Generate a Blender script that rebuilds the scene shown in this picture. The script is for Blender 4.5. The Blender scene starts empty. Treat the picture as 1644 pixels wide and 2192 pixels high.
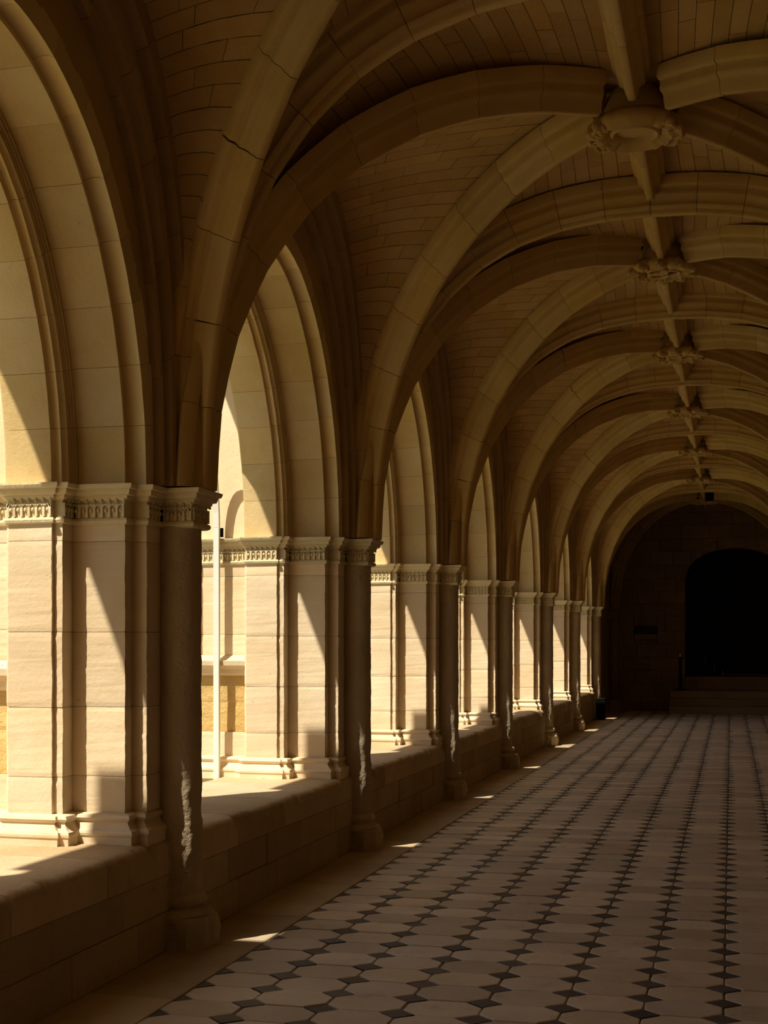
import bpy, math, random
from mathutils import Vector, noise
random.seed(7)
sc = bpy.context.scene
col = sc.collection
PI = math.pi

# ------------------------------------------------------------------ camera
FPX, W, H = 2880.0, 1644.0, 2192.0
EYE = 1.6
cd = bpy.data.cameras.new('camera')
cd.sensor_fit = 'VERTICAL'; cd.sensor_height = 36.0
cd.lens = FPX / H * 36.0
cd.shift_y = (1380 - 1096) / H
cd.clip_start = 0.05; cd.clip_end = 300
cam = bpy.data.objects.new('camera', cd); col.objects.link(cam)
cam.location = (0, 0, EYE)
cam.rotation_euler = (PI/2, 0, math.atan((1565 - 822) / FPX))
sc.camera = cam

# ------------------------------------------------------------------ world
wd = bpy.data.worlds.new('sky'); sc.world = wd; wd.use_nodes = True
bg = wd.node_tree.nodes['Background']
bg.inputs[0].default_value = (0.62, 0.66, 0.74, 1); bg.inputs[1].default_value = 0.92

# ------------------------------------------------------------------ sun
LD = Vector((0.70, 1.0, -1.80)).normalized()          # direction the light travels
sd = bpy.data.lights.new('sun', 'SUN'); sd.energy = 7.0; sd.angle = math.radians(0.53)
sd.color = (1.0, 0.925, 0.75)
sun = bpy.data.objects.new('sun', sd); col.objects.link(sun)
sun.rotation_euler = LD.to_track_quat('-Z', 'Y').to_euler()
sun.location = (-12, -16, 30)

sc.view_settings.view_transform = 'Standard'
sc.view_settings.look = 'None'
sc.view_settings.gamma = 1.0
sc.view_settings.use_curve_mapping = False
sc.view_settings.exposure = 0.0

# ------------------------------------------------------------------ materials
def stone(name, base, alt, dark, scale=2.2, bump=0.25, rough=0.9, grain=60.0, jitter=0.16, blotch=0.5, drips=False, spec=0.2, joint=None):
    m = bpy.data.materials.new(name); m.use_nodes = True
    nt = m.node_tree; N = nt.nodes; L = nt.links
    b = N['Principled BSDF']; b.inputs['Roughness'].default_value = rough
    b.inputs['Specular IOR Level'].default_value = spec
    geo = N.new('ShaderNodeNewGeometry'); oi = N.new('ShaderNodeObjectInfo')
    def noise_(sc_, det, rgh=0.6, off=0.0):
        n = N.new('ShaderNodeTexNoise'); n.inputs['Scale'].default_value = sc_
        n.inputs['Detail'].default_value = det; n.inputs['Roughness'].default_value = rgh
        if off or drips and sc_ < 10:
            mp = N.new('ShaderNodeMapping'); mp.inputs['Location'].default_value = (off, off*1.7, off*.3)
            if drips: mp.inputs['Scale'].default_value = (1, 1, .3)
            L.new(geo.outputs['Position'], mp.inputs[0]); L.new(mp.outputs[0], n.inputs['Vector'])
        else:
            L.new(geo.outputs['Position'], n.inputs['Vector'])
        return n
    def ramp(src, p0, p1, c0, c1):
        r = N.new('ShaderNodeValToRGB'); r.color_ramp.elements[0].position = p0; r.color_ramp.elements[1].position = p1
        r.color_ramp.elements[0].color = (*c0, 1); r.color_ramp.elements[1].color = (*c1, 1)
        L.new(src, r.inputs[0]); return r
    n1 = noise_(scale, 6); r1 = ramp(n1.outputs[0], .38, .64, base, alt)
    n2 = noise_(scale*2.3, 9, .7, 11.0); r2 = ramp(n2.outputs[0], .56, .74, (0, 0, 0), (blotch,)*3)
    mx = N.new('ShaderNodeMix'); mx.data_type = 'RGBA'
    L.new(r2.outputs[0], mx.inputs[0]); L.new(r1.outputs[0], mx.inputs[6]); mx.inputs[7].default_value = (*dark, 1)
    # small dark pits
    n4 = noise_(28, 3, .5, 5.0); r4 = ramp(n4.outputs[0], .73, .78, (1, 1, 1), (.45, .36, .25))
    m4 = N.new('ShaderNodeMix'); m4.data_type = 'RGBA'; m4.blend_type = 'MULTIPLY'; m4.inputs[0].default_value = .8
    L.new(mx.outputs[2], m4.inputs[6]); L.new(r4.outputs[0], m4.inputs[7])
    # each piece a little lighter or darker
    add = N.new('ShaderNodeMath'); add.operation = 'ADD'
    L.new(oi.outputs['Random'], add.inputs[0]); L.new(geo.outputs['Random Per Island'], add.inputs[1])
    fr = N.new('ShaderNodeMath'); fr.operation = 'FRACT'; L.new(add.outputs[0], fr.inputs[0])
    mr = N.new('ShaderNodeMapRange'); mr.inputs['To Min'].default_value = 1 - jitter; mr.inputs['To Max'].default_value = 1 + jitter*.6
    L.new(fr.outputs[0], mr.inputs[0])
    hs = N.new('ShaderNodeHueSaturation'); L.new(m4.outputs[2], hs.inputs['Color']); L.new(mr.outputs[0], hs.inputs['Value'])
    mr2 = N.new('ShaderNodeMapRange'); mr2.inputs['To Min'].default_value = 1 + jitter*.5; mr2.inputs['To Max'].default_value = 1 - jitter*.5
    fr2 = N.new('ShaderNodeMath'); fr2.operation = 'MULTIPLY'; fr2.inputs[1].default_value = 7.31
    fr3 = N.new('ShaderNodeMath'); fr3.operation = 'FRACT'; L.new(fr.outputs[0], fr2.inputs[0]); L.new(fr2.outputs[0], fr3.inputs[0])
    L.new(fr3.outputs[0], mr2.inputs[0]); L.new(mr2.outputs[0], hs.inputs['Saturation'])
    L.new(hs.outputs[0], b.inputs['Base Color'])
    n3 = noise_(grain, 6, .65); n5 = noise_(grain*.18, 4, .6, 3.0)
    ad = N.new('ShaderNodeMath'); ad.operation = 'MULTIPLY_ADD'; ad.inputs[1].default_value = 1.8
    L.new(n5.outputs[0], ad.inputs[0]); L.new(n3.outputs[0], ad.inputs[2])
    bp = N.new('ShaderNodeBump'); bp.inputs['Strength'].default_value = bump; bp.inputs['Distance'].default_value = .012
    L.new(ad.outputs[0], bp.inputs['Height']); L.new(bp.outputs[0], b.inputs['Normal'])
    return m

M = {}
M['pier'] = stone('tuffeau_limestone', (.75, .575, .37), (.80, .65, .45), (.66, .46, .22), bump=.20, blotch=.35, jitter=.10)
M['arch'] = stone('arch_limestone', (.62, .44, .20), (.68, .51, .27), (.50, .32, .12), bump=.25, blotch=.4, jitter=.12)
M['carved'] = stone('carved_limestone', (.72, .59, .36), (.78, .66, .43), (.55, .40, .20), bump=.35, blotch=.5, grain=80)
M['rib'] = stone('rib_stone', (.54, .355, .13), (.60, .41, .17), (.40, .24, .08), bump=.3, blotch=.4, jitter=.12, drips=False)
M['wallrib'] = stone('wall_rib_stone', (.41, .265, .11), (.47, .31, .14), (.30, .18, .07), bump=.35, blotch=.5, jitter=.14)  # occlusion shade and dirt of ribs and spandrel are put into this colour
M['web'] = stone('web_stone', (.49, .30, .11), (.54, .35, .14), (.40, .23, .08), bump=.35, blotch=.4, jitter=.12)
M['worn'] = stone('worn_stone', (.50, .38, .25), (.60, .47, .31), (.40, .27, .15), bump=1.0, blotch=.6, grain=34)
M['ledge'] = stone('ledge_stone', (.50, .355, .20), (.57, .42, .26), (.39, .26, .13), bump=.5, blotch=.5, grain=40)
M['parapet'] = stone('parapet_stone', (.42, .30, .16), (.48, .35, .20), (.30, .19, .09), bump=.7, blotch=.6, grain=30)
M['orange'] = stone('ochre_stone', (.66, .42, .13), (.72, .50, .20), (.55, .33, .10), bump=.9, blotch=.6, grain=30)
M['mortar'] = stone('mortar', (.36, .27, .16), (.42, .32, .20), (.25, .18, .10), bump=.4)
M['tile'] = stone('floor_tile', (.60, .475, .355), (.68, .55, .42), (.36, .26, .17), scale=2.6, bump=.3, rough=.55, grain=45, jitter=.22, blotch=.75, spec=.45)
M['slate'] = stone('slate_cabochon', (.075, .062, .060), (.11, .09, .08), (.05, .04, .04), scale=5, bump=.1, rough=.6, jitter=.4, spec=.35)
M['border'] = stone('border_stone', (.46, .34, .21), (.52, .40, .26), (.34, .24, .14), bump=.2, rough=.75, blotch=.5)
M['dark'] = stone('dark_end_stone', (.30, .20, .12), (.36, .25, .15), (.21, .14, .08), bump=.4, blotch=.5)  # darker base colour for the stonework at the far end
M['passage_dark'] = stone('passage_stone', (.12, .08, .045), (.15, .10, .06), (.08, .05, .03), bump=.4)  # shade of the deep, unlit passage is put into this colour
M['gravel'] = stone('courtyard_gravel', (.40, .33, .22), (.46, .38, .26), (.33, .26, .17), scale=1, bump=.6, grain=40)
M['grass'] = stone('courtyard_grass', (.07, .12, .025), (.10, .16, .04), (.05, .08, .02), scale=1, bump=.6, grain=40)
M['render'] = stone('outer_wall_stone', (.55, .43, .27), (.6, .48, .3), (.45, .33, .2), scale=.8)

def plain(name, c, rough=.5, metal=0.0):
    m = bpy.data.materials.new(name); m.use_nodes = True; nt = m.node_tree
    b = nt.nodes['Principled BSDF']; b.inputs['Roughness'].default_value = rough; b.inputs['Metallic'].default_value = metal
    n = nt.nodes.new('ShaderNodeTexNoise'); n.inputs['Scale'].default_value = 30
    r = nt.nodes.new('ShaderNodeValToRGB')
    r.color_ramp.elements[0].color = (*[x*.85 for x in c], 1); r.color_ramp.elements[1].color = (*[min(1, x*1.1) for x in c], 1)
    nt.links.new(n.outputs[0], r.inputs[0]); nt.links.new(r.outputs[0], b.inputs['Base Color'])
    return m
M['white'] = plain('white_painted_steel', (.80, .77, .70), .4)
M['black'] = plain('black_plastic', (.010, .009, .008), .9); M['black'].node_tree.nodes['Principled BSDF'].inputs['Specular IOR Level'].default_value = .05
M['steel'] = plain('brushed_steel', (.35, .34, .32), .35, .9)
M['board'] = plain('dark_board', (.02, .02, .022), .6)
M['wood'] = plain('dark_wood', (.06, .04, .02), .7)

# ------------------------------------------------------------------ mesh helpers
class MB:
    def __init__(s): s.v = []; s.f = []
    def add(s, vs, fs):
        o = len(s.v); s.v += [tuple(p) for p in vs]; s.f += [tuple(i + o for i in f) for f in fs]
    def box(s, x0, x1, y0, y1, z0, z1, b=0.0):
        if b <= 0:
            vs = [(x, y, z) for z in (z0, z1) for x, y in ((x0, y0), (x1, y0), (x1, y1), (x0, y1))]
            s.add(vs, [(3, 2, 1, 0), (4, 5, 6, 7), (0, 1, 5, 4), (1, 2, 6, 5), (2, 3, 7, 6), (3, 0, 4, 7)]); return
        poly = lambda d: [(x0+d, y0+d), (x1-d, y0+d), (x1-d, y1-d), (x0+d, y1-d)]
        def oct_(d):
            return [(x0+b, y0+d), (x1-b, y0+d), (x1-d, y0+b), (x1-d, y1-b), (x1-b, y1-d), (x0+b, y1-d), (x0+d, y1-b), (x0+d, y0+b)]
        rings = [[(x, y, z0) for x, y in oct_(b)], [(x, y, z0+b) for x, y in oct_(0)], [(x, y, z1-b) for x, y in oct_(0)], [(x, y, z1) for x, y in oct_(b)]]
        s.rings(rings)
    def rings(s, R, caps=True, closed=True):
        n = len(R[0]); o = len(s.v)
        for r in R: s.v += [tuple(p) for p in r]
        m = n if closed else n - 1
        for k in range(len(R) - 1):
            for i in range(m):
                j = (i + 1) % n
                s.f.append((o + k*n + i, o + k*n + j, o + (k+1)*n + j, o + (k+1)*n + i))
        if caps and closed:
            s.f.append(tuple(o + i for i in reversed(range(n))))
            s.f.append(tuple(o + (len(R)-1)*n + i for i in range(n)))
    def tube(s, p, q, r, n=12, r2=None):
        p = Vector(p); q = Vector(q); d = (q - p).normalized()
        a = d.orthogonal().normalized(); b = d.cross(a); r2 = r if r2 is None else r2
        s.rings([[p + (a*math.cos(2*PI*i/n) + b*math.sin(2*PI*i/n))*r for i in range(n)],
                 [q + (a*math.cos(2*PI*i/n) + b*math.sin(2*PI*i/n))*r2 for i in range(n)]])
    def ball(s, c, rx, ry, rz, n=10, m=6):
        R = []
        for k in range(1, m):
            t = PI*k/m
            R.append([(c[0] + rx*math.sin(t)*math.cos(2*PI*i/n), c[1] + ry*math.sin(t)*math.sin(2*PI*i/n), c[2] - rz*math.cos(t)) for i in range(n)])
        s.rings(R)
    def mesh(s, name, smooth=False, fix=True):
        me = bpy.data.meshes.new(name); me.from_pydata(s.v, [], s.f)
        if fix:
            import bmesh
            bm = bmesh.new(); bm.from_mesh(me); bmesh.ops.recalc_face_normals(bm, faces=bm.faces); bm.to_mesh(me); bm.free()
        if smooth:
            for p in me.polygons: p.use_smooth = True
        return me

def obj(name, mb, mat, parent=None, smooth=False, loc=(0, 0, 0), rot=(0, 0, 0)):
    me = mb if isinstance(mb, bpy.types.Mesh) else mb.mesh(name, smooth)
    if not me.materials: me.materials.append(mat)
    o = bpy.data.objects.new(name, me); col.objects.link(o)
    o.location = loc; o.rotation_euler = rot
    if parent: o.parent = parent
    return o
def empty(name, loc=(0, 0, 0), rz=0):
    o = bpy.data.objects.new(name, None); col.objects.link(o); o.location = loc; o.rotation_euler = (0, 0, rz)
    o.empty_display_size = .2; return o
def tag(o, label=None, cat=None, group=None, kind=None):
    if label: o['label'] = label
    if cat: o['category'] = cat
    if group: o['group'] = group
    if kind: o['kind'] = kind
    return o
def smooth_by_angle(me, deg=35):
    for p in me.polygons: p.use_smooth = True
    import bmesh
    bm = bmesh.new(); bm.from_mesh(me)
    for e in bm.edges:
        if len(e.link_faces) == 2 and e.calc_face_angle(0) > math.radians(deg): e.smooth = False
    bm.to_mesh(me); bm.free()
    return me
def copy_tree(o, parent=None):
    c = o.copy(); col.objects.link(c); c.parent = parent
    for ch in list(o.children): copy_tree(ch, c)
    return c
def offset_poly(P, d):
    """mitred offset of a closed polygon (counter-clockwise) outwards by d"""
    n = len(P); out = []
    for i in range(n):
        a, b, c = Vector(P[i-1]), Vector(P[i]), Vector(P[(i+1) % n])
        e1 = (b - a).normalized(); e2 = (c - b).normalized()
        n1 = Vector((e1.y, -e1.x)); n2 = Vector((e2.y, -e2.x))
        k = 1 + n1.dot(n2)
        m = (n1 + n2) / max(k, .15)
        out.append((b.x + m.x*d, b.y + m.y*d))
    return out
def spow(v, e): return math.copysign(abs(v)**e, v)

# ------------------------------------------------------------------ layout (metres)
P = [-7.3, -3.8, -0.3, 3.2, 6.70, 10.2, 13.72, 17.3, 21.4, 25.4, 29.5]      # pier centres along the gallery
YEND = 33.6
YBACK = -7.3
XR = -0.58                 # ridge line
ZC = 2.42                  # top of capitals
ZP = 0.585                 # top of parapet
ZK = 4.87                  # keel of the ribs at the crown
XIN, XOUT = -2.90, -3.61
XRW = 2*XR - XIN           # right wall
ZVEB = 5.06

# ================================================================== SETTING
# floor bed
m = MB(); m.box(-2.95, XRW + .3, YBACK - .3, YEND + 4.5, -.3, -.012)
floor = obj('floor', m, M['mortar']); tag(floor, kind='structure')
m = MB(); m.box(-40, -3.9, -30, 60, -.6, -.32)
court = obj('ground', m, M['gravel']); tag(court, kind='structure')
m = MB(); m.box(-38, -8.0, -25, 55, -.32, -.28)
lawn = obj('lawn', m, M['grass']); tag(lawn, kind='structure')

# tiles
PX, PY = .3427, .2614
X0, Y0 = -2.43, 5.929 - 8*.2614
HX, HY = .081, .074
g = .0022
def octa(hx0, hy0):
    return [(-PX/2+g, -PY/2+hy0), (-PX/2+hx0, -PY/2+g), (PX/2-hx0, -PY/2+g), (PX/2-g, -PY/2+hy0),
            (PX/2-g, PY/2-hy0), (PX/2-hx0, PY/2-g), (-PX/2+hx0, PY/2-g), (-PX/2+g, PY/2-hy0)]
def plate(poly, t=.02, bev=.004):
    mb = MB(); n = len(poly)
    inn = offset_poly(poly, -bev)
    mb.rings([[(x, y, -t) for x, y in poly], [(x, y, -bev*.8) for x, y in poly], [(x, y, 0) for x, y in inn]])
    return mb
octs = [plate([(x*random.uniform(.975, 1) + random.uniform(-.002, .002), y*random.uniform(.975, .998)) for x, y in octa(HX + random.uniform(.0, .008), HY + random.uniform(.0, .008))]).mesh('octagonal_tile') for _ in range(14)]
dia = [(-HX + .003, 0), (0, -HY + .003), (HX - .003, 0), (0, HY - .003)]
dias = [plate([(x*random.uniform(.95, 1), y*random.uniform(.95, 1)) for x, y in dia], bev=.002).mesh('cabochon_tile') for _ in range(5)]
halfdia = plate([(.004, -HY + .005), (HX - .003, 0), (.004, HY - .005)], bev=.002).mesh('cabochon_tile')
ncol = 12
nrow = int((YEND - Y0)/PY)
slots = []
for j in range(nrow):
    for i in range(ncol): slots.append((i, j))
def vis_x(y): return 0.12*y + .2         # how far right the photograph sees at this depth
STO = MB(); STD = MB(); no = nd = 0
for j in range(-40, nrow):
    for i in range(ncol):
        cx, cy = X0 + (i + .5)*PX, Y0 + (j + .5)*PY
        tz = random.uniform(-.003, .003)
        u = (cx*.968 + cy*.25)/max(.1, -cx*.25 + cy*.968)
        seen = cy > 4.6 and u < .292 and j >= 0 and EYE*FPX/(-cx*.25 + cy*.968) < 830
        if seen and no < 300:
            me = random.choice(octs)
            o = obj('octagonal_tile', me, M['tile'], floor, loc=(cx, cy, tz))
            o.rotation_euler = (random.uniform(-.004, .004), random.uniform(-.004, .004), random.choice((0, PI)))
            no += 1
        else:
            me = random.choice(octs)
            STO.add([(v.co.x + cx, v.co.y + cy, v.co.z + tz) for v in me.vertices], [tuple(p.vertices) for p in me.polygons])
        # cabochon on the near right corner; half one along the border
        for (px, half) in ((X0 + (i + 1)*PX, False),) + (((X0, True),) if i == 0 else ()):
            py = Y0 + j*PY
            me = halfdia if half else random.choice(dias)
            tz = random.uniform(-.003, .001)
            if seen and nd < 300:
                o = obj('cabochon_tile', me, M['slate'], floor, loc=(px, py, tz)); nd += 1
            else:
                STD.add([(v.co.x + px, v.co.y + py, v.co.z + tz) for v in me.vertices], [tuple(p.vertices) for p in me.polygons])
o = obj('far_octagonal_tiles', STO.mesh('far_octagonal_tiles', fix=False), M['tile'], floor); tag(o, kind='stuff')
o = obj('far_cabochon_tiles', STD.mesh('far_cabochon_tiles', fix=False), M['slate'], floor); tag(o, kind='stuff')
# border slabs along the parapet
y = YBACK
while y < YEND - .1:
    y2 = min(y + random.uniform(.75, 1.15), YEND)
    mb = MB(); mb.box(-2.86, X0 - .004, y + .003, y2 - .003, -.02, random.uniform(-.001, .002), .003)
    obj('border_slab', mb, M['border'], floor); y = y2

# ================================================================== VAULT
def T_curve(phi, side, a, top, n):       # side -1 left, +1 right
    return XR + side*a*abs(math.cos(phi))**(2/n), ZC + (top - ZC)*abs(math.sin(phi))**(2/n)
def bay(i): return P[i], P[i+1]
def diag_pt(phi, sx, py, yc, a, top, n):
    k = abs(math.cos(phi))**(2/n)
    x = XR + sx*a*k; yy = yc + (py - yc)*k
    return Vector((x, yy, ZC + (top - ZC)*abs(math.sin(phi))**(2/n)))

half_T = [(-.15, .26), (-.15, .19), (-.138, .178), (-.118, .174), (-.112, .155), (-.118, .135), (-.110, .115), (-.090, .105), (-.078, .098), (-.070, .072), (-.076, .055), (-.066, .038), (-.050, .032), (-.040, .028), (-.036, .008), (-.026, 0)]
half_D = [(-.115, .24), (-.115, .168), (-.104, .155), (-.086, .150), (-.080, .128), (-.084, .108), (-.074, .090), (-.056, .082), (-.044, .066), (-.040, .040), (-.030, .024), (-.026, .006), (-.018, 0)]
prof_T = half_T + [(-w, d) for w, d in reversed(half_T)]
prof_D = half_D + [(-w, d) for w, d in reversed(half_D)]

def sweep_pieces(parent, pts, hdir, prof, npiece, name, mat, gap=.0018, sub=4, outward=None):
    """cut a moulded rib that follows pts into voussoirs with open joints"""
    # arc length
    L = [0]
    for a, b in zip(pts, pts[1:]): L.append(L[-1] + (b - a).length)
    tot = L[-1]
    def at(s):
        s = min(max(s, 0), tot)
        for k in range(len(L) - 1):
            if L[k+1] >= s:
                t = (s - L[k])/max(1e-9, L[k+1] - L[k]); p = pts[k].lerp(pts[k+1], t)
                a = pts[max(0, k-1)]; b = pts[min(len(pts)-1, k+2)]
                return p, (b - a).normalized()
        return pts[-1], (pts[-1] - pts[-2]).normalized()
    for q in range(npiece):
        s0 = tot*q/npiece + gap; s1 = tot*(q+1)/npiece - gap
        jit = random.uniform(-.0012, .0012)
        R = []
        for k in range(sub + 1):
            p, t = at(s0 + (s1 - s0)*k/sub)
            h = (hdir - t*hdir.dot(t)).normalized(); n = t.cross(h).normalized()
            if outward is not None and n.dot(outward(p)) < 0: n = -n
            e = .004 if k in (0, sub) else 0
            R.append([p + h*(w*(1 - e*6)) + n*(d + e + jit) for w, d in prof])
        mb = MB(); mb.rings(R)
        me = mb.mesh(name); smooth_by_angle(me, 48)
        obj(name, me, mat, parent)

def dense(f, n=40): return [f(PI/2*k/n) for k in range(n + 1)]
ordn = ['nearest', 'second', 'third', 'fourth', 'fifth', 'sixth', 'seventh', 'eighth', 'ninth', 'tenth']
FIRST = 3                       # index of the first pier in front of the camera side
centre = lambda p: Vector((XR, p.y, ZC + .4))
for i, py in enumerate(P):
    if i < 1: continue
    t = empty('transverse_arch', (XR, py, ZC))
    vi = i - 3
    lab = ('wide moulded transverse vault arch rising from the %s column ahead of the camera' % ordn[vi-1] if vi >= 1
           else ['moulded transverse vault arch behind the camera, farther one', 'moulded transverse vault arch just behind the camera', 'moulded transverse vault arch above the viewer, out of the picture'][i-1])
    tag(t, lab, 'vault arch', 'transverse arches of the gallery vault')
    a, top = 2.09, (ZK - .08 if i == 5 else ZK - .02)
    pts = [Vector((0, 0, 0))]
    n = 48; pts = []
    for k in range(n + 1):
        ph = PI*k/n
        s = -1 if ph <= PI/2 else 1
        x, z = T_curve(ph if ph <= PI/2 else PI - ph, s, a, top, 2.5)
        pts.append(Vector((x - XR, 0, z - ZC)))
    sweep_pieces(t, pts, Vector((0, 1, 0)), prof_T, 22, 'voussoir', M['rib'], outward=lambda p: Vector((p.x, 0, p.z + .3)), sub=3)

def half_rib_name(sx, sy, vi):
    side = 'left' if sx < 0 else 'right'
    which = 'near' if sy < 0 else 'far'
    return side, which
for i in range(1, len(P)):
    y0 = P[i]; y1 = P[i+1] if i + 1 < len(P) else YEND
    if i + 1 >= len(P): pass
    yc = (y0 + y1)/2
    vi = i - 2
    bayname = ('the %s vault bay' % ordn[vi-1]) if vi >= 1 else ['the vault bay far behind the camera', 'the vault bay behind the camera'][i-1]
    for sx in (-1, 1):
        for py in (y0, y1):
            t = empty('diagonal_rib', (0, 0, 0))
            tag(t, '%s %s diagonal rib of %s' % ('near' if py == y0 else 'far', 'left' if sx < 0 else 'right', bayname), 'rib', 'diagonal ribs of the gallery vault')
            sgn = 1 if py == y0 else -1
            pyy = py + sgn*.06
            n = 40; pts = [diag_pt(PI/2*k/n, sx, pyy, yc, 2.09, ZK - (.04 if i == 4 else 0), 2.2) for k in range(n + 1)]
            pts = [p for p in pts if math.hypot(p.x - XR, p.y - yc) > .20]
            base = pts[0].copy(); t.location = base
            d = (Vector((XR, yc, 0)) - Vector((base.x, base.y, 0))).normalized(); h = Vector((-d.y, d.x, 0))
            c0 = Vector((XR, yc, ZC + .3))
            sweep_pieces(t, [p - base for p in pts], h, prof_D, 9, 'voussoir', M['rib'], outward=lambda p, c=c0 - base: p - c, sub=4)
        # transverse ridge rib
        t = empty('ridge_rib', (XR, yc, ZK))
        tag(t, '%s cross ridge rib of %s' % ('left' if sx < 0 else 'right', bayname), 'rib', 'ridge ribs of the gallery vault')
        pts = []
        for k in range(13):
            w = .2 + (2.17 - .2)*k/12
            z = .19*math.sin(PI*min(1, w/2.2)*.8) - .30*(w/2.2)**2.2
            pts.append(Vector((sx*w, 0, z)))
        sweep_pieces(t, pts, Vector((0, 1, 0)), prof_D, 4, 'voussoir', M['rib'], outward=lambda p: Vector((0, 0, 1)), sub=3)
    # longitudinal ridge rib: near and far half
    for (ya, yb, w) in ((y0 + .03, yc - .2, 'near'), (yc + .2, y1 - .03, 'far')):
        t = empty('ridge_rib', (XR, ya, ZK))
        tag(t, '%s half of the long ridge rib in %s' % (w, bayname), 'rib', 'ridge ribs of the gallery vault')
        sweep_pieces(t, [Vector((0, (yb - ya)*k/6, .012)) for k in range(7)], Vector((1, 0, 0)), prof_D, 2, 'voussoir', M['rib'], outward=lambda p: Vector((0, 0, 1)), sub=2)

# webs ------------------------------------------------------------
ceil = MB()
cells = []
def cell_fn(i, sx, near, kind):
    y0 = P[i]; y1 = P[i+1] if i + 1 < len(P) else YEND
    yc = (y0 + y1)/2; py = y0 if near else y1; sg = 1 if near else -1
    def D(ph):
        return diag_pt(ph, sx, py + sg*.03, yc, 2.275, ZVEB, 2.3)
    if kind == 'T':
        def A(ph):
            ph = math.asin(min(1, math.sin(ph)**1.087))
            x, z = T_curve(ph, sx, 2.275, ZVEB, 2.5); return Vector((x, py + sg*.10, z))
    else:
        L_ = abs(yc - py)
        def A(ph):
            ph = math.asin(min(1, math.sin(ph)**1.18))
            k = abs(math.cos(ph))**(2/3); return Vector((XR + sx*2.26, yc + (py - yc)*k*(L_ - .07)/L_, ZC + (4.99 - ZC)*abs(math.sin(ph))**(2/3)))
    def S(ph, v):
        p = A(ph).lerp(D(ph), v)
        p.z += .05*math.sin(PI*v)*math.sin(ph)
        return p
    return S, Vector((XR, (y0+y1)/2, ZC + .6))
stuff = MB(); nweb = 0
web_parts = []
for i in range(1, len(P)):
    for sx in (-1, 1):
        for near in (True, False):
            for kind in ('T', 'W'):
                S, cc = cell_fn(i, sx, near, kind); fy = .2 if kind == 'T' else 1.0
                # mortar shell behind the stones
                NP_ = 30; NV = 6; grid = []
                for a in range(NP_ + 1):
                    ph = .03 + (PI/2 - .03)*a/NP_; row = []
                    for b in range(NV + 1):
                        vv = b/NV; p = S(ph, vv); o_ = (p - cc); o_.y *= fy
                        dn = (S(min(PI/2, ph + .02), vv) - S(max(.01, ph - .02), vv)).cross(S(ph, min(1, vv + .05)) - S(ph, max(0, vv - .05)))
                        dn = dn.normalized() if dn.length > 1e-7 else o_.normalized()
                        if dn.dot(o_) < 0: dn = -dn
                        row.append(p + dn*.014)
                    grid.append(row)
                ceil.rings(grid, caps=False, closed=False)
                # courses at about .15 m along the middle line
                N = 160; mids = [S(.03 + (PI/2 - .03)*k/N, .5) for k in range(N + 1)]
                LL = [0]
                for p, q in zip(mids, mids[1:]): LL.append(LL[-1] + (q - p).length)
                nc = max(8, int(LL[-1]/.105))
                phs = []
                for c in range(nc + 1):
                    s = LL[-1]*c/nc; k = 0
                    while k < N - 1 and LL[k+1] < s: k += 1
                    phs.append(.03 + (PI/2 - .03)*(k + (s - LL[k])/max(1e-9, LL[k+1] - LL[k]))/N)
                for c in range(nc):
                    pm = (phs[c] + phs[c+1])/2
                    ln = (S(pm, 1) - S(pm, 0)).length
                    ns = max(1, int(ln/.34 + .5))
                    cuts = [0] + [(k + random.uniform(-.18, .18) + (.25 if c % 2 else -.25)*(ns > 1))/ns for k in range(1, ns)] + [1]
                    for v0, v1 in zip(cuts, cuts[1:]):
                        dph = .002/max(.05, LL[-1]/nc)*(phs[c+1] - phs[c]); dv = .002/max(.05, ln)
                        q = [S(phs[c] + dph, v0 + dv), S(phs[c] + dph, v1 - dv), S(phs[c+1] - dph, v1 - dv), S(phs[c+1] - dph, v0 + dv)]
                        nn = (q[2] - q[0]).cross(q[3] - q[1])
                        if nn.length < 1e-6 or ln < .10: continue
                        nn.normalize(); od = q[0] - cc; od.y *= fy
                        if nn.dot(od) < 0: nn = -nn
                        j = random.uniform(-.0015, .0015); NS = 3
                        va = [v0 + dv + (v1 - v0 - 2*dv)*k/NS for k in range(NS + 1)]
                        lo_ = [S(phs[c] + dph, v) + nn*j for v in va]; hi_ = [S(phs[c+1] - dph, v) + nn*j for v in va]
                        m_ = NS + 1
                        vs = lo_ + hi_ + [p + nn*.05 for p in lo_] + [p + nn*.05 for p in hi_]
                        fs = []
                        for k in range(NS):
                            fs += [(k, k+1, m_+k+1, m_+k), (2*m_+k+1, 2*m_+k, 3*m_+k, 3*m_+k+1), (k+1, k, 2*m_+k, 2*m_+k+1), (m_+k, m_+k+1, 3*m_+k+1, 3*m_+k)]
                        fs += [(0, m_, 3*m_, 2*m_), (m_-1, 3*m_-1, 4*m_-1, 2*m_-1)]
                        individual = (i in (3, 4)) and sx < 0 and not (i == 3 and near) and nweb < 300 and pm > .12
                        if individual:
                            web_parts.append((vs, fs)); nweb += 1
                        else: stuff.add(vs, fs)
ceiling = obj('ceiling', ceil.mesh('ceiling', fix=False), M['mortar']); tag(ceiling, kind='structure')
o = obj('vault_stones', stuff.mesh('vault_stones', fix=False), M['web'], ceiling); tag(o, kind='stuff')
for vs, fs in web_parts:
    mb = MB(); mb.add(vs, fs); obj('vault_stone', mb, M['web'], ceiling)
# roof over the vault, and its eave on the courtyard side
m = MB(); m.box(-4.35, XRW + .6, YBACK - .4, YEND + 4.6, 5.42, 5.6)
m.box(-4.35, -4.15, YBACK - .4, YEND + 4.6, 4.93, 5.42)
m.box(-4.15, XOUT, YBACK - .4, YEND + 4.6, 4.95, 5.42)
o = obj('roof', m, M['render']); tag(o, kind='structure')

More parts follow.
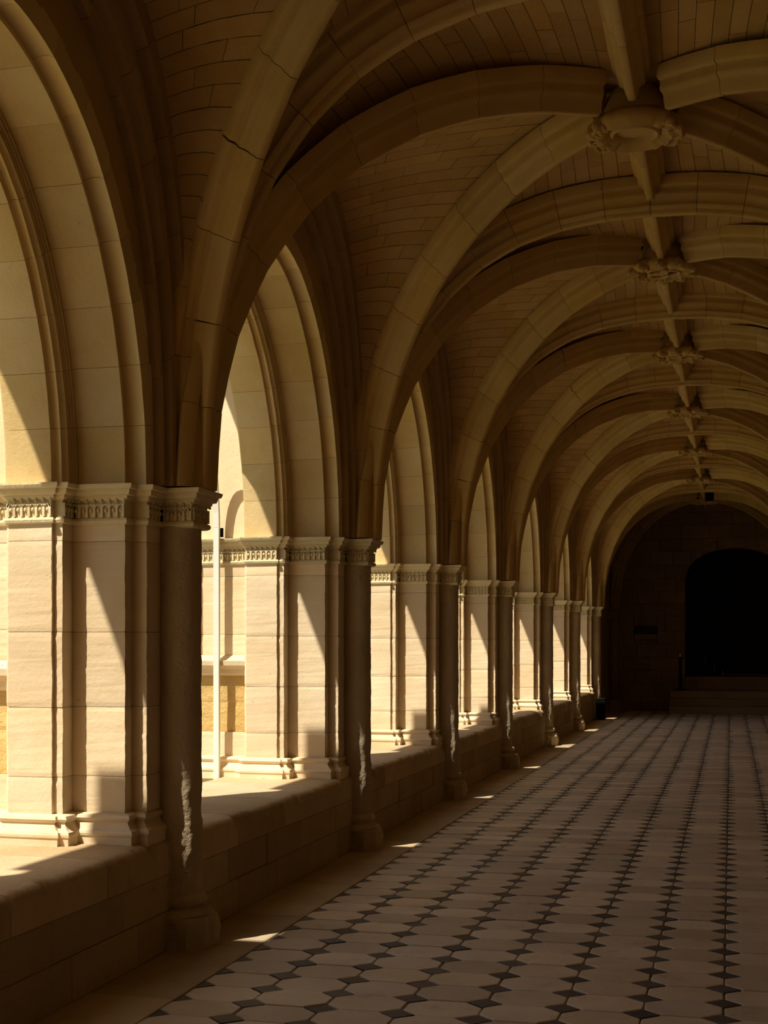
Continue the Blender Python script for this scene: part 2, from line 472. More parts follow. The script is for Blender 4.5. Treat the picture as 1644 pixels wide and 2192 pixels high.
# bosses ----------------------------------------------------------
def boss_mesh(kind):
    parts = {}
    hub = MB(); R = []
    for r, z in ((.13, .26), (.17, .20), (.205, .10), (.215, .04), (.19, .0), (.10, -.01)):
        R.append([(r*math.cos(2*PI*k/24), r*math.sin(2*PI*k/24), z) for k in range(24)])
    hub.rings(R); parts['boss_drum'] = hub
    wr = MB()
    nl = 14 if kind == 0 else 10
    R0 = .225
    n1, n2 = 72, 12; grid = []
    for a in range(n1):
        th = 2*PI*a/n1
        sd_ = min(1, max(0, (abs(math.cos(th)) - .35)*3)) if kind == 0 else 1
        rr = .062 + (.012*math.sin(nl*th) + .006*math.sin(3*nl*th + 1))*sd_
        if kind: rr *= .9
        grid.append([((R0 + rr*math.cos(2*PI*b/n2 + (th*4 if kind else 0)))*math.cos(th), (R0 + rr*math.cos(2*PI*b/n2 + (th*4 if kind else 0)))*math.sin(th),
                      .0 + (rr*(1 + .25*((b % 3) == 0)))*math.sin(2*PI*b/n2 + (th*4 if kind else 0))*.8) for b in range(n2)])
    grid.append(grid[0]); wr.rings(grid, caps=False); parts['wreath'] = wr
    lv = []
    for k in range(nl):
        th = 2*PI*(k + .5)/nl; l = MB()
        if kind == 0 and abs(math.cos(th)) < .5: continue
        for (dr, dt, s) in ((.05, 0, .032), (.03, .10, .024), (.03, -.10, .024), (.0, .03, .026)):
            rr = R0 + dr
            l.ball((rr*math.cos(th + dt), rr*math.sin(th + dt), -.035), s*1.1, s*1.1, s, 8, 5)
        lv.append(l)
    parts['leaf'] = lv
    if kind == 0:
        sl = []
        for th in (0, .55, -.55, PI, PI + .55, PI - .55):
            l = MB(); c = Vector((.27*math.cos(th), .27*math.sin(th), -.01)); e1 = Vector((-math.sin(th), math.cos(th), 0)); e2 = Vector((.35*math.cos(th), .35*math.sin(th), -1)).normalized(); e3 = e1.cross(e2)
            gr = []
            for q in range(34):
                a_ = 2*PI*1.6*q/33; r_ = .052*(1 - .55*q/33); t_ = .014*(1 - .3*q/33)
                o_ = c + e1*(math.cos(a_)*r_) + e2*(math.sin(a_)*r_) + e3*(.02*q/33)
                rad = e1*math.cos(a_) + e2*math.sin(a_)
                gr.append([o_ + rad*(math.cos(2*PI*b/7)*t_) + e3*(math.sin(2*PI*b/7)*t_) for b in range(7)])
            l.rings(gr); sl.append(l)
        parts['scroll'] = sl
    if kind == 0:
        md = MB(); R = []
        for r, z in ((.155, .0), (.155, -.03), (.14, -.045), (.125, -.03), (.118, -.012), (.03, -.012)):
            R.append([(r*math.cos(2*PI*k/32), r*math.sin(2*PI*k/32)*1.0, z) for k in range(32)])
        md.rings(R); parts['medallion'] = md
    else:
        md = MB()
        for a in range(3):
            n1 = 24; gr = []
            for q in range(n1):
                th = 2*PI*q/n1; cx = .07*math.cos(a*2*PI/3); cy = .07*math.sin(a*2*PI/3)
                gr.append([(cx + (.08 + .018*math.cos(2*PI*b/8))*math.cos(th), cy + (.08 + .018*math.cos(2*PI*b/8))*math.sin(th), -.03 + .018*math.sin(2*PI*b/8)) for b in range(8)])
            gr.append(gr[0]); md.rings(gr, caps=False)
        parts['knot'] = md
    return parts
proto = []
bn = ['largest and nearest carved vault boss, a round wreath about a plain medallion', 'second carved boss along the ridge, a knotted wreath', 'third carved boss along the ridge rib',
      'fourth carved boss along the ridge rib', 'fifth carved boss along the ridge rib', 'sixth carved boss along the ridge rib', 'seventh carved boss, deep in the dark end of the vault', 'last carved boss, against the dark far wall']
for i in range(1, len(P)):
    y0 = P[i]; y1 = P[i+1] if i + 1 < len(P) else YEND; yc = (y0 + y1)/2
    k = 0 if i == 4 else 1
    t = empty('vault_boss', (XR, yc + (.08 if i == 4 else 0), ZK - (.05 if i == 4 else 0)))
    vi = i - 4
    lab = bn[vi] if vi >= 0 else ['carved vault boss farthest behind the camera', 'carved vault boss behind the camera', 'carved vault boss above the camera, out of the picture'][i-1]
    tag(t, lab, 'boss', 'carved bosses along the ridge')
    bp_ = boss_mesh(k) if i < 6 else None
    if bp_ is None:
        copies = last_boss
    else:
        copies = []
        for nm, mb in bp_.items():
            for b_ in (mb if isinstance(mb, list) else [mb]):
                me = b_.mesh(nm); smooth_by_angle(me, 50); copies.append((nm, me))
        last_boss = copies
    for nm, me in copies: obj(nm, me, M['rib'], t)

# ================================================================== ARCADE
SH = [(XOUT, .48), (XOUT + .02, .50), (-3.344, .50), (-3.344, .477), (-3.296, .477), (-3.296, .366), (-3.003, .366), (-3.003, .280), (-2.922, .280)]
def poly_pier(front):           # counter-clockwise seen from above; near side has y = -q
    near = [(x, -q) for x, q in SH]; far = [(x, q) for x, q in reversed(SH)]
    return near + front + far
P_body = poly_pier([])
P_full = [(-4.3, -.40), (XOUT, -.40)] + [(x, -q) for x, q in SH] + [(-2.922, -.105), (-2.745, -.105), (-2.745, .105), (-2.922, .105)] + [(x, q) for x, q in reversed(SH)] + [(XOUT, .40), (-4.3, .40)]
SB = SH[:-1] + [(-2.952, .280)]
P_base = [(-4.3, -.40), (XOUT, -.40)] + [(x, -q) for x, q in SB] + [(x, q) for x, q in reversed(SB)] + [(XOUT, .40), (-4.3, .40)]

def densify(poly, step):
    out = []
    n = len(poly)
    for i in range(n):
        a, b = Vector(poly[i]), Vector(poly[(i+1) % n]); L_ = (b - a).length; k = max(1, int(L_/step))
        for q in range(k): out.append(tuple(a.lerp(b, q/k)))
    return out
def wear(x, y, z, amp, f=9, seed=0):
    v = noise.noise_vector(Vector((x*f + seed, y*f, z*f)))
    w = noise.noise_vector(Vector((x*f*4, y*f*4 + seed, z*f*5)))
    return (x + (v.x + .6*w.x)*amp, y + (v.y + .6*w.y)*amp)
def block_mesh(poly, z0, z1, name, rings=None, amp=.0028, seed=0):
    mb = MB(); R = []
    n = max(3, int((z1 - z0)/.022)); gp = .0012
    for k in range(n + 1):
        z = z0 + gp + (z1 - z0 - 2*gp)*k/n
        pl = offset_poly(poly, -.002) if k in (0, n) else poly
        R.append([(*wear(x, y, z, amp, seed=seed), z) for x, y in pl])
    mb.rings(R); return mb.mesh(name)
def stack_mesh(poly, prof, name, amp=.0015, seed=0, top_fill=True):
    mb = MB()
    R = [[(*wear(x, y, z, amp, f=14, seed=seed), z) for x, y in offset_poly(poly, d)] for d, z in prof]
    mb.rings(R); return mb.mesh(name)

joints = [.735, .925, 1.28, 1.665, 2.13, 2.235]
PIER = []        # (name, mesh, material)
for a, b in zip(joints, joints[1:]):
    PIER.append(('ashlar_block', block_mesh(P_body, a, b, 'ashlar_block', seed=a*10), M['pier']))
jb = [.735, .925, 1.28]
but_hi = [(-3.985, -.40), (XOUT - .003, -.40), (XOUT - .003, .40), (-3.985, .40)]
but_out = [(-4.3, -.40), (-4.03, -.40), (-4.03, .40), (-4.3, .40)]
but_mid = [(-4.035, -.36), (-3.98, -.36), (-3.98, .36), (-4.035, .36)]
for a, b in ((.735, .925), (.925, 1.36)):
    PIER.append(('buttress_block', block_mesh([(-4.3, -.40 + .02*(a > .9)), (XOUT - .003, -.40 + .02*(a > .9)), (XOUT - .003, .40), (-4.3, .40)], a, b, 'buttress_block', seed=a, amp=.006 if a > .9 else .003), M['orange'] if a > .9 else M['pier']))
for a, b in ((1.52, 1.68), (1.68, 2.13), (2.13, 2.235)):
    for pl in (but_hi, but_out, but_mid):
        PIER.append(('buttress_block', block_mesh(pl, a, b, 'buttress_block', seed=a), M['pier']))
PIER.append(('buttress_cap', stack_mesh([(-4.3, -.40), (XOUT - .02, -.40), (XOUT - .02, .40), (-4.3, .40)], [(.0, 1.36), (.02, 1.38), (.03, 1.41), (.07, 1.44), (.075, 1.475), (.05, 1.48), (.0, 1.52)], 'buttress_cap'), M['pier']))
# capital: neck ring, fluted frieze, ovolo, corona
cap_prof = [(.0, 2.215), (.014, 2.222), (.018, 2.235), (.012, 2.247), (.002, 2.250), (.002, 2.335), (.012, 2.340), (.022, 2.352), (.024, 2.362),
            (.040, 2.366), (.046, 2.380), (.048, 2.392), (.060, 2.396), (.066, 2.410), (.066, 2.419), (.0, 2.424)]
capm = stack_mesh(P_full, cap_prof, 'capital', amp=.0012)
PIER.append(('capital', capm, M['carved']))
# carved flutes and eggs round the frieze
fl = MB()
cut = offset_poly(P_full, .002)
n = len(cut)
for i in range(n):
    a, b = Vector(cut[i]), Vector(cut[(i+1) % n]); L_ = (b - a).length
    if L_ < .09 or a.x < -4.2 and b.x < -4.2: continue
    e = (b - a)/L_; nn = Vector((e.y, -e.x)); k = max(2, round(L_/.041))
    for q in range(k + 1):
        c = a + e*(L_*q/k); w = .0065
        if q in (0, k): c = c + e*(w if q == 0 else -w)
        p0 = c - e*w; p1 = c + e*w; d = .013
        vs = [(*p0, 2.252), (*p1, 2.252), (*(p1 + nn*d), 2.252), (*(p0 + nn*d), 2.252), (*p0, 2.322), (*p1, 2.322), (*(p1 + nn*d), 2.322), (*(p0 + nn*d), 2.322)]
        fl.add(vs, [(0, 1, 2, 3), (7, 6, 5, 4), (0, 3, 7, 4), (1, 5, 6, 2), (3, 2, 6, 7), (0, 4, 5, 1)])
        if q < k:
            c2 = a + e*(L_*(q + .5)/k)
            # arched head of the flute
            for t in range(5):
                t0, t1 = PI*t/5, PI*(t+1)/5; r0, r1 = .0135, .021
                pts = []
                for (tt, r_) in ((t0, r0), (t1, r0), (t1, r1), (t0, r1)):
                    pts.append((c2 + e*(math.cos(tt)*r_), 2.302 + math.sin(tt)*r_*.95))
                vs = [(*(p + nn*0), z) for p, z in pts] + [(*(p + nn*.013), z) for p, z in pts]
                fl.add(vs, [(0, 1, 2, 3), (7, 6, 5, 4), (0, 3, 7, 4), (1, 5, 6, 2), (3, 2, 6, 7), (0, 4, 5, 1)])
            c3 = c2 + nn*.006
            fl.ball((c3.x, c3.y, 2.288), .0095, .0095, .013, 8, 5)
            c4 = a + e*(L_*(q + 1)/k) + nn*.014
            fl.ball((c4.x, c4.y, 2.337), .009, .009, .010, 6, 4)
flm = fl.mesh('fluted_frieze'); PIER.append(('fluted_frieze', flm, M['carved']))
# base mouldings on the parapet
base_prof = [(.066, ZP - .02), (.066, .622), (.072, .628), (.074, .640), (.070, .652), (.060, .657), (.050, .664), (.036, .682), (.030, .694), (.031, .699), (.040, .702), (.047, .715), (.040, .730), (.010, .738)]
PIER.append(('pier_base', stack_mesh(P_base, base_prof, 'pier_base', amp=.002), M['pier']))

# engaged round column down to the floor
def lathe(prof, n=28, cx=0, cy=0, amp=None):
    mb = MB(); R = []
    for r, z in prof:
        ring = []
        for k in range(n):
            th = 2*PI*k/n; rr = r
            if amp: rr += amp(th, z, r)
            ring.append((cx + rr*math.cos(th), cy + rr*math.sin(th), z))
        R.append(ring)
    mb.rings(R); return mb
def colamp(th, z, r):
    a = .0015 + .010*max(0, 1 - abs(z - .55)/.35) + .002
    v = Vector((math.cos(th)*2.2, math.sin(th)*2.2, z*7))
    return a*(noise.noise(v*1.3) - .25) + a*.55*noise.noise(v*4) + a*.3*noise.noise(v*9)
CX = -2.866
pr = [(.125, z) for z in [.27 + (2.22 - .27)*k/110 for k in range(111)]]
me = lathe(pr, 36, CX, 0, colamp).mesh('column_shaft'); smooth_by_angle(me, 60)
PIER.append(('column_shaft', me, M['worn']))
def ba(th, z, r): return .016*noise.noise(Vector((math.cos(th)*1.8, math.sin(th)*1.8, z*14))) + .006*noise.noise(Vector((math.cos(th)*8, math.sin(th)*8, z*40)))
me = lathe([(.115, .285), (.135, .278), (.152, .262), (.155, .24), (.140, .222), (.125, .212), (.130, .204), (.158, .196), (.178, .180), (.180, .165), (.165, .155)][::-1], 36, CX, 0, ba).mesh('column_base'); smooth_by_angle(me, 60)
PIER.append(('column_base', me, M['worn']))
mb = MB(); R = []
pl = densify([(CX - .14, -.175), (CX + .12, -.175), (CX + .19, -.10), (CX + .19, .10), (CX + .12, .175), (CX - .14, .175)], .025)
for z in [0, .02, .045, .07, .09, .11, .13, .15, .165]:
    d = .006 - .5*max(0, z - .15)
    R.append([(x + .018*noise.noise(Vector((x*16, y*16, z*16))), y + .018*noise.noise(Vector((x*16 + 9, y*16, z*16))), z) for x, y in offset_poly(pl, d)])
mb.rings(R); me = mb.mesh('column_plinth'); PIER.append(('column_plinth', me, M['worn']))
# core that closes the joints (kept inside the blocks)
mb = MB(); mb.rings([[(*p, z) for p in offset_poly(P_body, -.008)] for z in (.60, 2.23)]); PIER.append(('mortar_core', mb.mesh('mortar_core'), M['mortar']))
# court side: buttress above and its projecting head
mb = MB(); mb.box(-4.3, XOUT - .003, -.42, .42, -.34, .565); PIER.append(('buttress_foot', mb.mesh('buttress_foot'), M['pier']))
mb = MB(); mb.box(-4.3, XOUT - .003, -.40, .40, 2.424, 4.8)
PIER.append(('buttress', mb.mesh('buttress'), M['pier']))
mb = MB(); mb.box(-5.04, -4.353, -.45, .45, 5.45, 5.79)
PIER.append(('buttress_corbel', mb.mesh('buttress_corbel'), M['render']))
mb = MB(); mb.box(-4.62, -4.353, -.38, .38, 4.6, 5.445)
PIER.append(('buttress_head', mb.mesh('buttress_head'), M['render']))

plabs = {3: 'stone arcade pier just outside the left edge of the picture, nearest to the camera',
         4: 'large sunlit stone pier with fluted capital at the left edge of the picture',
         5: 'second sunlit stone pier, with the slim white steel post beside it',
         6: 'third sunlit stone pier from the left, beyond the one with the white post',
         7: 'fourth sunlit stone pier from the left', 8: 'fifth sunlit stone pier from the left', 9: 'sixth sunlit stone pier, narrow with distance',
         10: 'last sunlit stone pier before the dark end of the gallery',
         0: 'stone arcade pier at the back end, far behind the camera', 1: 'second stone arcade pier behind the camera', 2: 'stone arcade pier level with the camera'}
for i, py in enumerate(P):
    t = empty('arcade_pier', (XIN, py, 0)); tag(t, plabs[i], 'pier', 'piers of the cloister arcade')
    for nm, me, mt in PIER:
        if not me.materials: me.materials.append(mt)
        o = bpy.data.objects.new(nm, me); col.objects.link(o); o.parent = t; o.location = (-XIN, 0, 0)
        if nm == 'buttress_block' and mt is M['orange']: o['label'] = 'rough ochre stone block'
        if nm == 'fluted_frieze': o['kind'] = 'stuff'
        if nm == 'column_shaft': o['label'] = 'round engaged shaft with a pitted lower part'

# arches, spandrel wall, wall ribs
b_of = lambda q: 1.72 + (.5 - q)*.95
aprof = [(XOUT, .49), (XOUT + .015, .50), (-3.346, .50), (-3.340, .468), (-3.325, .462), (-3.305, .470), (-3.296, .485), (-3.288, .462), (-3.274, .452), (-3.286, .442), (-3.272, .430), (-3.282, .420), (-3.266, .408), (-3.276, .398), (-3.260, .388), (-3.268, .378), (-3.252, .366),
         (-3.003, .366), (-3.008, .335), (-2.985, .318), (-2.955, .312), (-2.925, .318), (XIN, .335), (XIN, .20), (XOUT, .20)]
wall = MB()
for i in range(len(P) - 1):
    y0, y1 = P[i], P[i+1]; yc = (y0 + y1)/2; L_ = (y1 - y0)/2
    vi = i - 3
    t = empty('arcade_arch', (XIN, yc, ZC))
    lab = ('moulded stone arch over the %s sunlit opening from the left' % ordn[vi] if vi >= 0 else 'moulded stone arcade arch behind the camera, %s one' % ['farthest', 'middle', 'closest'][i])
    tag(t, lab, 'arch', 'arches of the cloister arcade')
    NV = 17
    # equal arc voussoirs
    n = 200; pts = [((L_ - .5)*math.cos(PI*k/n), 1.72*math.sin(PI*k/n)) for k in range(n + 1)]
    LL = [0]
    for p, q in zip(pts, pts[1:]): LL.append(LL[-1] + math.hypot(q[0]-p[0], q[1]-p[1]))
    def phi_at(s):
        k = 0
        while k < n - 1 and LL[k+1] < s: k += 1
        return PI*(k + (s - LL[k])/(LL[k+1] - LL[k]))/n
    for v in range(NV):
        s0, s1 = LL[-1]*v/NV + .0009, LL[-1]*(v+1)/NV - .0009
        R = []; js = random.uniform(-.001, .001)
        for k in range(5):
            ph = phi_at(s0 + (s1 - s0)*k/4)
            ring = []
            for x, q in aprof:
                qq = q - (.001 if k in (0, 4) else 0) + js*(q > .3)
                Y = (L_ - qq)*math.cos(ph); Z = b_of(qq)*math.sin(ph)
                xx, Y = wear(x, Y, Z + i, .0015, 12)
                ring.append((xx - XIN, Y, Z))
            R.append(ring)
        mb = MB(); mb.rings(R); me = mb.mesh('voussoir'); smooth_by_angle(me, 40)
        obj('voussoir', me, M['arch'], t)
    # spandrel wall around the arch
    NA = 40; lo = []; hi = []
    for k in range(NA + 1):
        ph = PI*k/NA; lo.append((yc + (L_ - .215)*math.cos(ph), ZC + b_of(.215)*math.sin(ph)))
        c, s = math.cos(ph), math.sin(ph)
        sc_ = min(L_/max(abs(c), 1e-6), 3.0/max(abs(s), 1e-6)); hi.append((yc + c*sc_, ZC + max(s, 0)*sc_))
    grid = []
    for (a, b) in zip(lo, hi):
        grid.append([(XIN, *a), (XIN, *b), (XOUT, *b), (XOUT, *a)])
    wall.rings(grid, caps=True)
    # wall rib against the spandrel
    wr = empty('wall_rib', (XIN, yc, ZC)); tag(wr, ('moulded wall rib hugging the vault above the %s sunlit arch from the left' % ordn[vi]) if vi >= 0 else 'moulded wall rib behind the camera, %s one' % ['farthest', 'middle', 'closest'][i], 'rib', 'wall ribs above the arcade')
    NV2 = 14
    wp = [(-.01, 0), (.045, .0), (.05, .12), (.02, .16), (.025, .32), (.075, .38), (.085, .52), (.05, .58), (.06, .74), (.125, .80), (.135, .97), (-.01, 1.0)]
    def wpt(ph, f):
        a = (L_ - .24) + .19*f; h = 2.22 + .36*f
        e = 2/(2.35 + .6*f)
        return (spow(math.cos(ph), e)*a, abs(math.sin(ph))**e*h)
    for v in range(NV2):
        R = []
        for k in range(6):
            u_ = (v + (k/5)*.992 + .004)/NV2
            ph = PI*u_
            ph = PI*(u_ - .07*math.sin(4*PI*u_)/(2*PI)*1.0)
            R.append([(x, *wpt(ph, f)) for x, f in wp])
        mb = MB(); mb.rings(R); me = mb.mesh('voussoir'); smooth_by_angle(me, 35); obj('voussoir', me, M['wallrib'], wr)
# solid stretch of wall beside the last bay, plus the foot of the wall
wall.box(XOUT, XIN, P[-1] + .33, YEND + .1, -.3, 5.42)
wl = obj('wall_left', wall.mesh('wall_left', fix=True), M['wallrib']); tag(wl, kind='structure')

# parapet (bench wall) of every bay
for i in range(len(P) - 1):
    y0, y1 = P[i], P[i+1]; vi = i - 3
    t = empty('parapet_wall', (XIN, (y0 + y1)/2, 0))
    tag(t, ('low stone parapet under the %s sunlit arch from the left' % ordn[vi]) if vi >= 0 else 'low stone parapet behind the camera, %s one' % ['farthest', 'middle', 'closest'][i], 'parapet', 'low walls between the piers')
    oy = (y0 + y1)/2
    core = MB(); core.box(-3.72, -2.875, y0, y1, -.3, .50); 
    core.v = [(x - XIN, y - oy, z) for x, y, z in core.v]
    obj('rubble_core', core, M['mortar'], t)
    nb = 4; ys = [y0 + (y1 - y0)*k/nb for k in range(nb + 1)]
    for k in range(nb):
        a, b = ys[k] + .002, ys[k+1] - .002
        NY = 60
        R = []
        for q in range(NY + 1):
            yy = a + (b - a)*q/NY
            wv = noise.noise(Vector((yy*5, 3.1, i))) * .024 + noise.noise(Vector((yy*21, 7.1, i)))*.016 + noise.noise(Vector((yy*55, 1.1, i)))*.008
            dz = noise.noise(Vector((yy*4, 9.3, i)))*.007
            xe = -2.853 + wv - (.03 if abs(noise.noise(Vector((yy*3.3, .5, i)))) > .38 else 0)
            sec = [(-3.78, .40), (-3.785, ZP - .012), (-3.77, ZP), (-3.5, ZP + dz*.3), (-3.2, ZP + dz*.4), (-3.0, ZP - .002 + dz*.7), (xe - .05, ZP - .006 + dz), (xe - .02, ZP - .014 + dz), (xe - .004, ZP - .032 + dz), (xe, ZP - .06), (-2.853 + wv*.4, ZP - .10), (-2.853, .40)]
            R.append([(x - XIN, yy - oy, z) for x, z in sec])
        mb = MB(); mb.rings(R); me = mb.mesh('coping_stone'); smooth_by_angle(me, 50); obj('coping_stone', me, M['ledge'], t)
    for (z0, z1, off, nb) in ((.205, .3985, 0, 5), (.0, .2035, .5, 5)):
        ys = [y0] + [y0 + (y1 - y0)*(k + off*.5)/nb for k in range(1, nb)] + [y1]
        for a, b in zip(ys, ys[1:]):
            mb = MB(); xx = -2.853 + random.uniform(-.006, .004); mb.box(-3.0 - XIN, xx - XIN, a + .002 - oy, b - .002 - oy, z0, z1, .005)
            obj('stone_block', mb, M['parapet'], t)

# right wall with responds, back wall
m = MB(); m.box(XRW, XRW + .5, YBACK - .4, YEND + 4.6, -.3, 5.42)
o = obj('wall_right', m, M['web']); tag(o, kind='structure')
m = MB(); m.box(XOUT, XRW + .5, YBACK - .5, YBACK - .1, -.3, 5.42)
o = obj('wall_back', m, M['web']); tag(o, kind='structure')
rs = lathe([(.112, z) for z in (.2, 1.0, 2.2)], 24).mesh('shaft'); smooth_by_angle(rs, 60)
rcap = stack_mesh([(-.12, -.105), (.105, -.105), (.105, .105), (-.12, .105)], cap_prof, 'capital')
rbase = lathe([(.18, 0), (.18, .16), (.15, .19), (.155, .22), (.115, .25)], 24).mesh('base')
for i, py in enumerate(P):
    t = empty('wall_respond', (XRW - .05, py, 0), PI); tag(t, 'round engaged column on the hidden right-hand wall, %s from the back' % (ordn + ['eleventh', 'twelfth'])[i].replace('nearest', 'first'), 'column', 'engaged columns on the right wall')
    obj('shaft', rs, M['worn'], t); obj('capital', rcap, M['carved'], t); obj('base', rbase, M['worn'], t)

# ================================================================== DARK END
DXC, DHW, DSP, DTOP = .09, 1.18, 3.2, 3.93
wf = MB()
def door_z(x):
    k = min(1, abs(x - DXC)/DHW); return DSP + (DTOP - DSP)*math.sqrt(max(0, 1 - k*k))
wf.box(XOUT, DXC - DHW - .01, YEND + .05, YEND + .5, -.3, 5.42)
wf.box(DXC + DHW + .01, XRW + .2, YEND + .05, YEND + .5, -.3, 5.42)
n = 24
for k in range(n):
    xa = DXC - DHW - .01 + (2*DHW + .02)*k/n; xb = DXC - DHW - .01 + (2*DHW + .02)*(k+1)/n
    za, zb = door_z(xa) + .02, door_z(xb) + .02
    wf.add([(xa, YEND + .05, za), (xb, YEND + .05, zb), (xb, YEND + .05, 5.42), (xa, YEND + .05, 5.42), (xa, YEND + .5, za), (xb, YEND + .5, zb), (xb, YEND + .5, 5.42), (xa, YEND + .5, 5.42)],
           [(0, 1, 2, 3), (7, 6, 5, 4), (0, 4, 5, 1)])
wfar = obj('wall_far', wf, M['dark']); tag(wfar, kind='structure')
# facing blocks of the far wall
z = 0.0; row = 0
while z < 5.0:
    hgt = random.choice((.30, .34, .38)); z1 = min(z + hgt, 5.1); x = -2.9 - (.3 if row % 2 else 0)
    while x < XRW:
        x1 = x + random.uniform(.5, .75)
        segs = [(max(x, -2.9), min(x1, XRW))]
        zm = (z + z1)/2
        if z < DTOP:
            hw = DHW if z1 <= DSP else DHW*math.sqrt(max(0, 1 - ((min(z, DTOP) - DSP)/(DTOP - DSP))**2)) if z > DSP else DHW
            segs2 = []
            for a, b in segs:
                if a < DXC - hw - .02: segs2.append((a, min(b, DXC - hw)))
                if b > DXC + hw + .02: segs2.append((max(a, DXC + hw), b))
            segs = segs2
        for a, b in segs:
            if b - a < .05: continue
            if -2.30 < (a+b)/2 < -1.76 and 1.7 < zm < 2.1: pass
            if b > -2.31 and a < -1.75 and z < 2.06 and z1 > 1.72:     # leave the niche open
                for c, d in ((a, min(b, -2.31)), (max(a, -1.75), b)):
                    if d - c > .06:
                        mb = MB(); mb.box(c + .004, d - .004, YEND + .0, YEND + .06, z + .004, z1 - .004, .006); obj('wall_block', mb, M['dark'], wfar)
                for zc, zd in ((z, min(z1, 1.72)), (max(z, 2.06), z1)):
                    if zd - zc > .05:
                        mb = MB(); mb.box(max(a, -2.31) + .004, min(b, -1.75) - .004, YEND + .0, YEND + .06, zc + .004, zd - .004, .006); obj('wall_block', mb, M['dark'], wfar)
                continue
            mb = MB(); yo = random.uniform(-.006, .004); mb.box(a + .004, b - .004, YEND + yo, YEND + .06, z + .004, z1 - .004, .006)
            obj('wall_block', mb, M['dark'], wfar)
        x = x1
    z = z1; row += 1
# niche: dark slot over a pale sloping sill
t = empty('wall_niche', (-2.03, YEND, 1.73)); tag(t, 'small dark wall slot over a paler stone sill on the far wall', 'niche')
mb = MB(); mb.box(-.27, .27, .036, .048, .13, .32); mb.box(-.28, -.268, -.03, .06, .0, .33); mb.box(.268, .28, -.03, .06, .0, .33); mb.box(-.28, .28, -.03, .06, .32, .335)
obj('slot', mb, M['board'], t)
mb = MB(); mb.add([(-.27, -.06, .0), (.27, -.06, .0), (.27, .05, .13), (-.27, .05, .13), (-.27, .05, 0), (.27, .05, 0)], [(0, 1, 2, 3), (0, 3, 4), (1, 5, 2), (0, 4, 5, 1), (3, 2, 5, 4)])
obj('sill', mb, M['border'], t)
# passage behind the doorway
pm = MB(); pm.box(DXC - DHW - .2, DXC - DHW, YEND + .5, YEND + 4.5, -.2, 4.2); pm.box(DXC + DHW, DXC + DHW + .2, YEND + .5, YEND + 4.5, -.2, 4.2)
pm.box(DXC - DHW, DXC + DHW, YEND + 4.4, YEND + 4.6, -.2, 4.2); pm.box(DXC - DHW - .2, DXC + DHW + .2, YEND + .5, YEND + 4.6, 4.15, 4.4)
o = obj('wall_passage', pm, M['passage_dark']); tag(o, kind='structure')
# steps up to the doorway
t = empty('stone_steps', (.1, YEND - 1.2, 0)); tag(t, 'dark stone steps rising to the arched doorway at the far end', 'steps')
for k, (ya, zt) in enumerate(((-.45, .17), (-.12, .34), (.21, .51))):
    mb = MB(); mb.box(-1.5, 1.45, ya, ya + .34 if k < 2 else 1.19, 0 if k == 0 else .0, zt, .01); obj('step', mb, M['dark'], t)
mb = MB(); mb.box(DXC - DHW, DXC + DHW, YEND + .0, YEND + .8, 0, .82, .01); mb.box(DXC - .2, DXC + DHW, YEND + .8, YEND + 4.3, 0, .8)
th = obj('threshold', mb, M['dark']); th.parent = t; th.location = (-.1, -(YEND - 1.2), 0)
# low rail on the threshold
t = empty('handrail', (.35, YEND + .2, .82)); tag(t, 'low grey metal rail with small uprights inside the dark doorway', 'rail')
mb = MB(); mb.tube((-.55, -.02, .06), (.8, -.02, .05), .012, 8); obj('rail_bar', mb, M['steel'], t)
for xx, h, y_ in ((-.55, .14, -.02), (-.75, .30, .5), (-.98, .47, .9)):
    mb = MB(); mb.tube((xx, y_, 0 if xx == -.55 else h - .2), (xx, y_, h), .016, 8); obj('upright', mb, M['steel'], t)
# stanchion
t = empty('barrier_post', (-1.17, YEND - .85, .51)); tag(t, 'slim black barrier post on a round foot beside the dark doorway', 'post')
mb = lathe([(.16, 0), (.16, .012), (.14, .025), (.03, .035), (.03, .05)], 24); obj('foot', mb, M['black'], t)
mb = lathe([(.038, .03), (.038, .84), (.03, .86)], 16); obj('post', mb, M['black'], t)
mb = lathe([(.044, .80), (.044, .87), (.036, .885)], 16); obj('belt_head', mb, M['steel'], t)
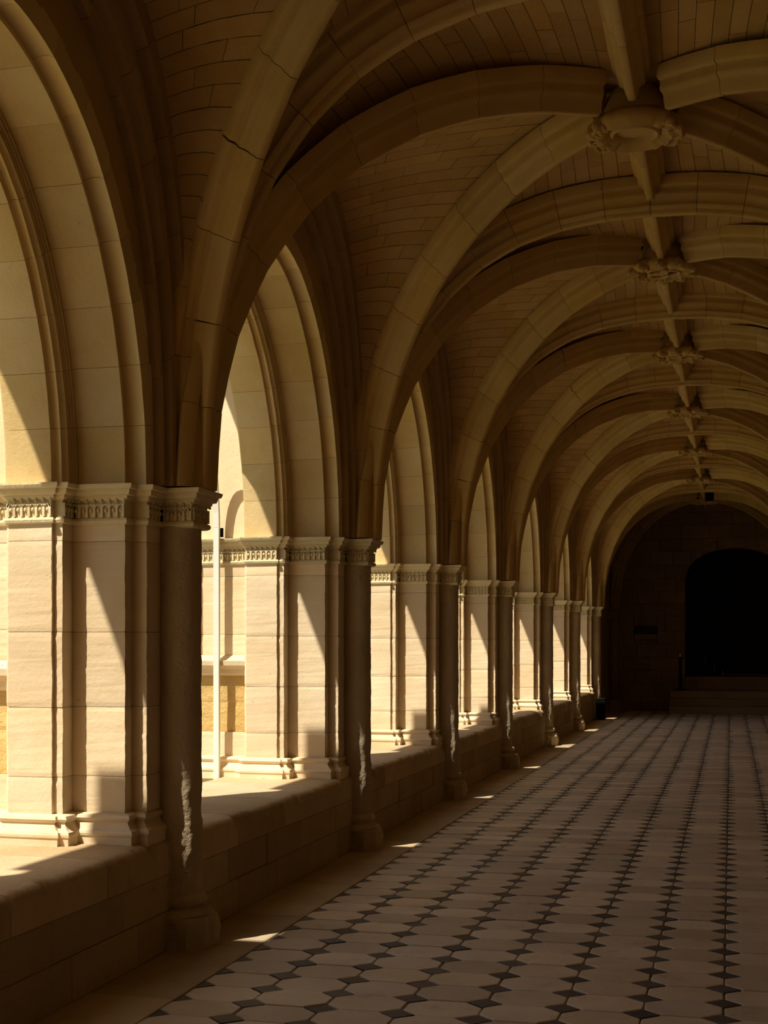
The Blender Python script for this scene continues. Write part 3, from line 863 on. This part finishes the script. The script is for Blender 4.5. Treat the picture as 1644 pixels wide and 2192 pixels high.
# respond in the far left corner
t = empty('corner_respond', (-2.80, YEND - .18, 0)); tag(t, 'dark engaged column with moulded capital in the far left corner', 'column')
mb = lathe([(.12, z) for z in (.2, 1.2, 2.2)], 24); obj('shaft', mb, M['dark'], t, True)
obj('capital', stack_mesh([(-.12, -.12), (.12, -.12), (.12, .12), (-.12, .12)], cap_prof, 'capital'), M['dark'], t)
mb = lathe([(.2, 0), (.2, .15), (.16, .19), (.165, .22), (.12, .25)], 24); obj('base', mb, M['dark'], t)
# bin
t = empty('litter_bin', (-2.69, 28.95, 0)); tag(t, 'black upright litter bin standing against the last pier', 'bin')
mb = MB(); mb.rings([[(x*s, y*s, z) for x, y in ((-.10, -.10), (.10, -.10), (.10, .10), (-.10, .10))] for z, s in ((0, .86), (.02, .9), (.40, 1.0), (.42, 1.0))]); obj('bin_body', mb, M['black'], t)
mb = MB(); mb.box(-.108, .108, -.108, .108, .422, .46, .012); obj('lid', mb, M['black'], t)
# floodlight by the last boss
t = empty('spotlight', (-.46, 30.6, 4.98)); tag(t, 'small black square fixture hanging under the last bay of the vault', 'lamp')
mb = MB(); mb.box(-.09, .09, -.06, .08, -.20, -.02, .01); obj('lamp_housing', mb, M['black'], t)
mb = MB(); mb.box(-.012, .012, -.01, .01, -.03, .12); obj('bracket', mb, M['black'], t)

# ================================================================== WHITE STEEL ARCH FRAME
t = empty('arched_steel_frame', (-3.835, (P[4] + P[5])/2, 0)); tag(t, 'slim white steel post bending into an arch, standing just outside the second pier', 'frame')
yc = (P[4] + P[5])/2; L_ = P[5] - .49 - yc
def frame_piece(pts, name):
    R = []
    for k, p in enumerate(pts):
        a = pts[max(0, k-1)]; b = pts[min(len(pts)-1, k+1)]; tv = (b - a).normalized()
        nv = Vector((0, -tv.z, tv.y))
        R.append([p + Vector((-.022, 0, 0)) + nv*.016, p + Vector((.022, 0, 0)) + nv*.016, p + Vector((.022, 0, 0)) - nv*.016, p + Vector((-.022, 0, 0)) - nv*.016])
    mb = MB(); mb.rings(R); obj(name, mb, M['white'], t)
for s in (1, -1):
    frame_piece([Vector((0, s*L_, z)) for z in (-.3, 2.50)], 'post')
frame_piece([Vector((0, L_*math.cos(PI*k/40), 2.503 + 1.45*math.sin(PI*k/40))) for k in range(41)], 'arched_bar')
for s in (1, -1):
    mb = MB(); mb.box(.0, .036, s*L_ + .02, s*L_ + .05, 2.43, 2.50); obj('clamp', mb, M['black'], t)
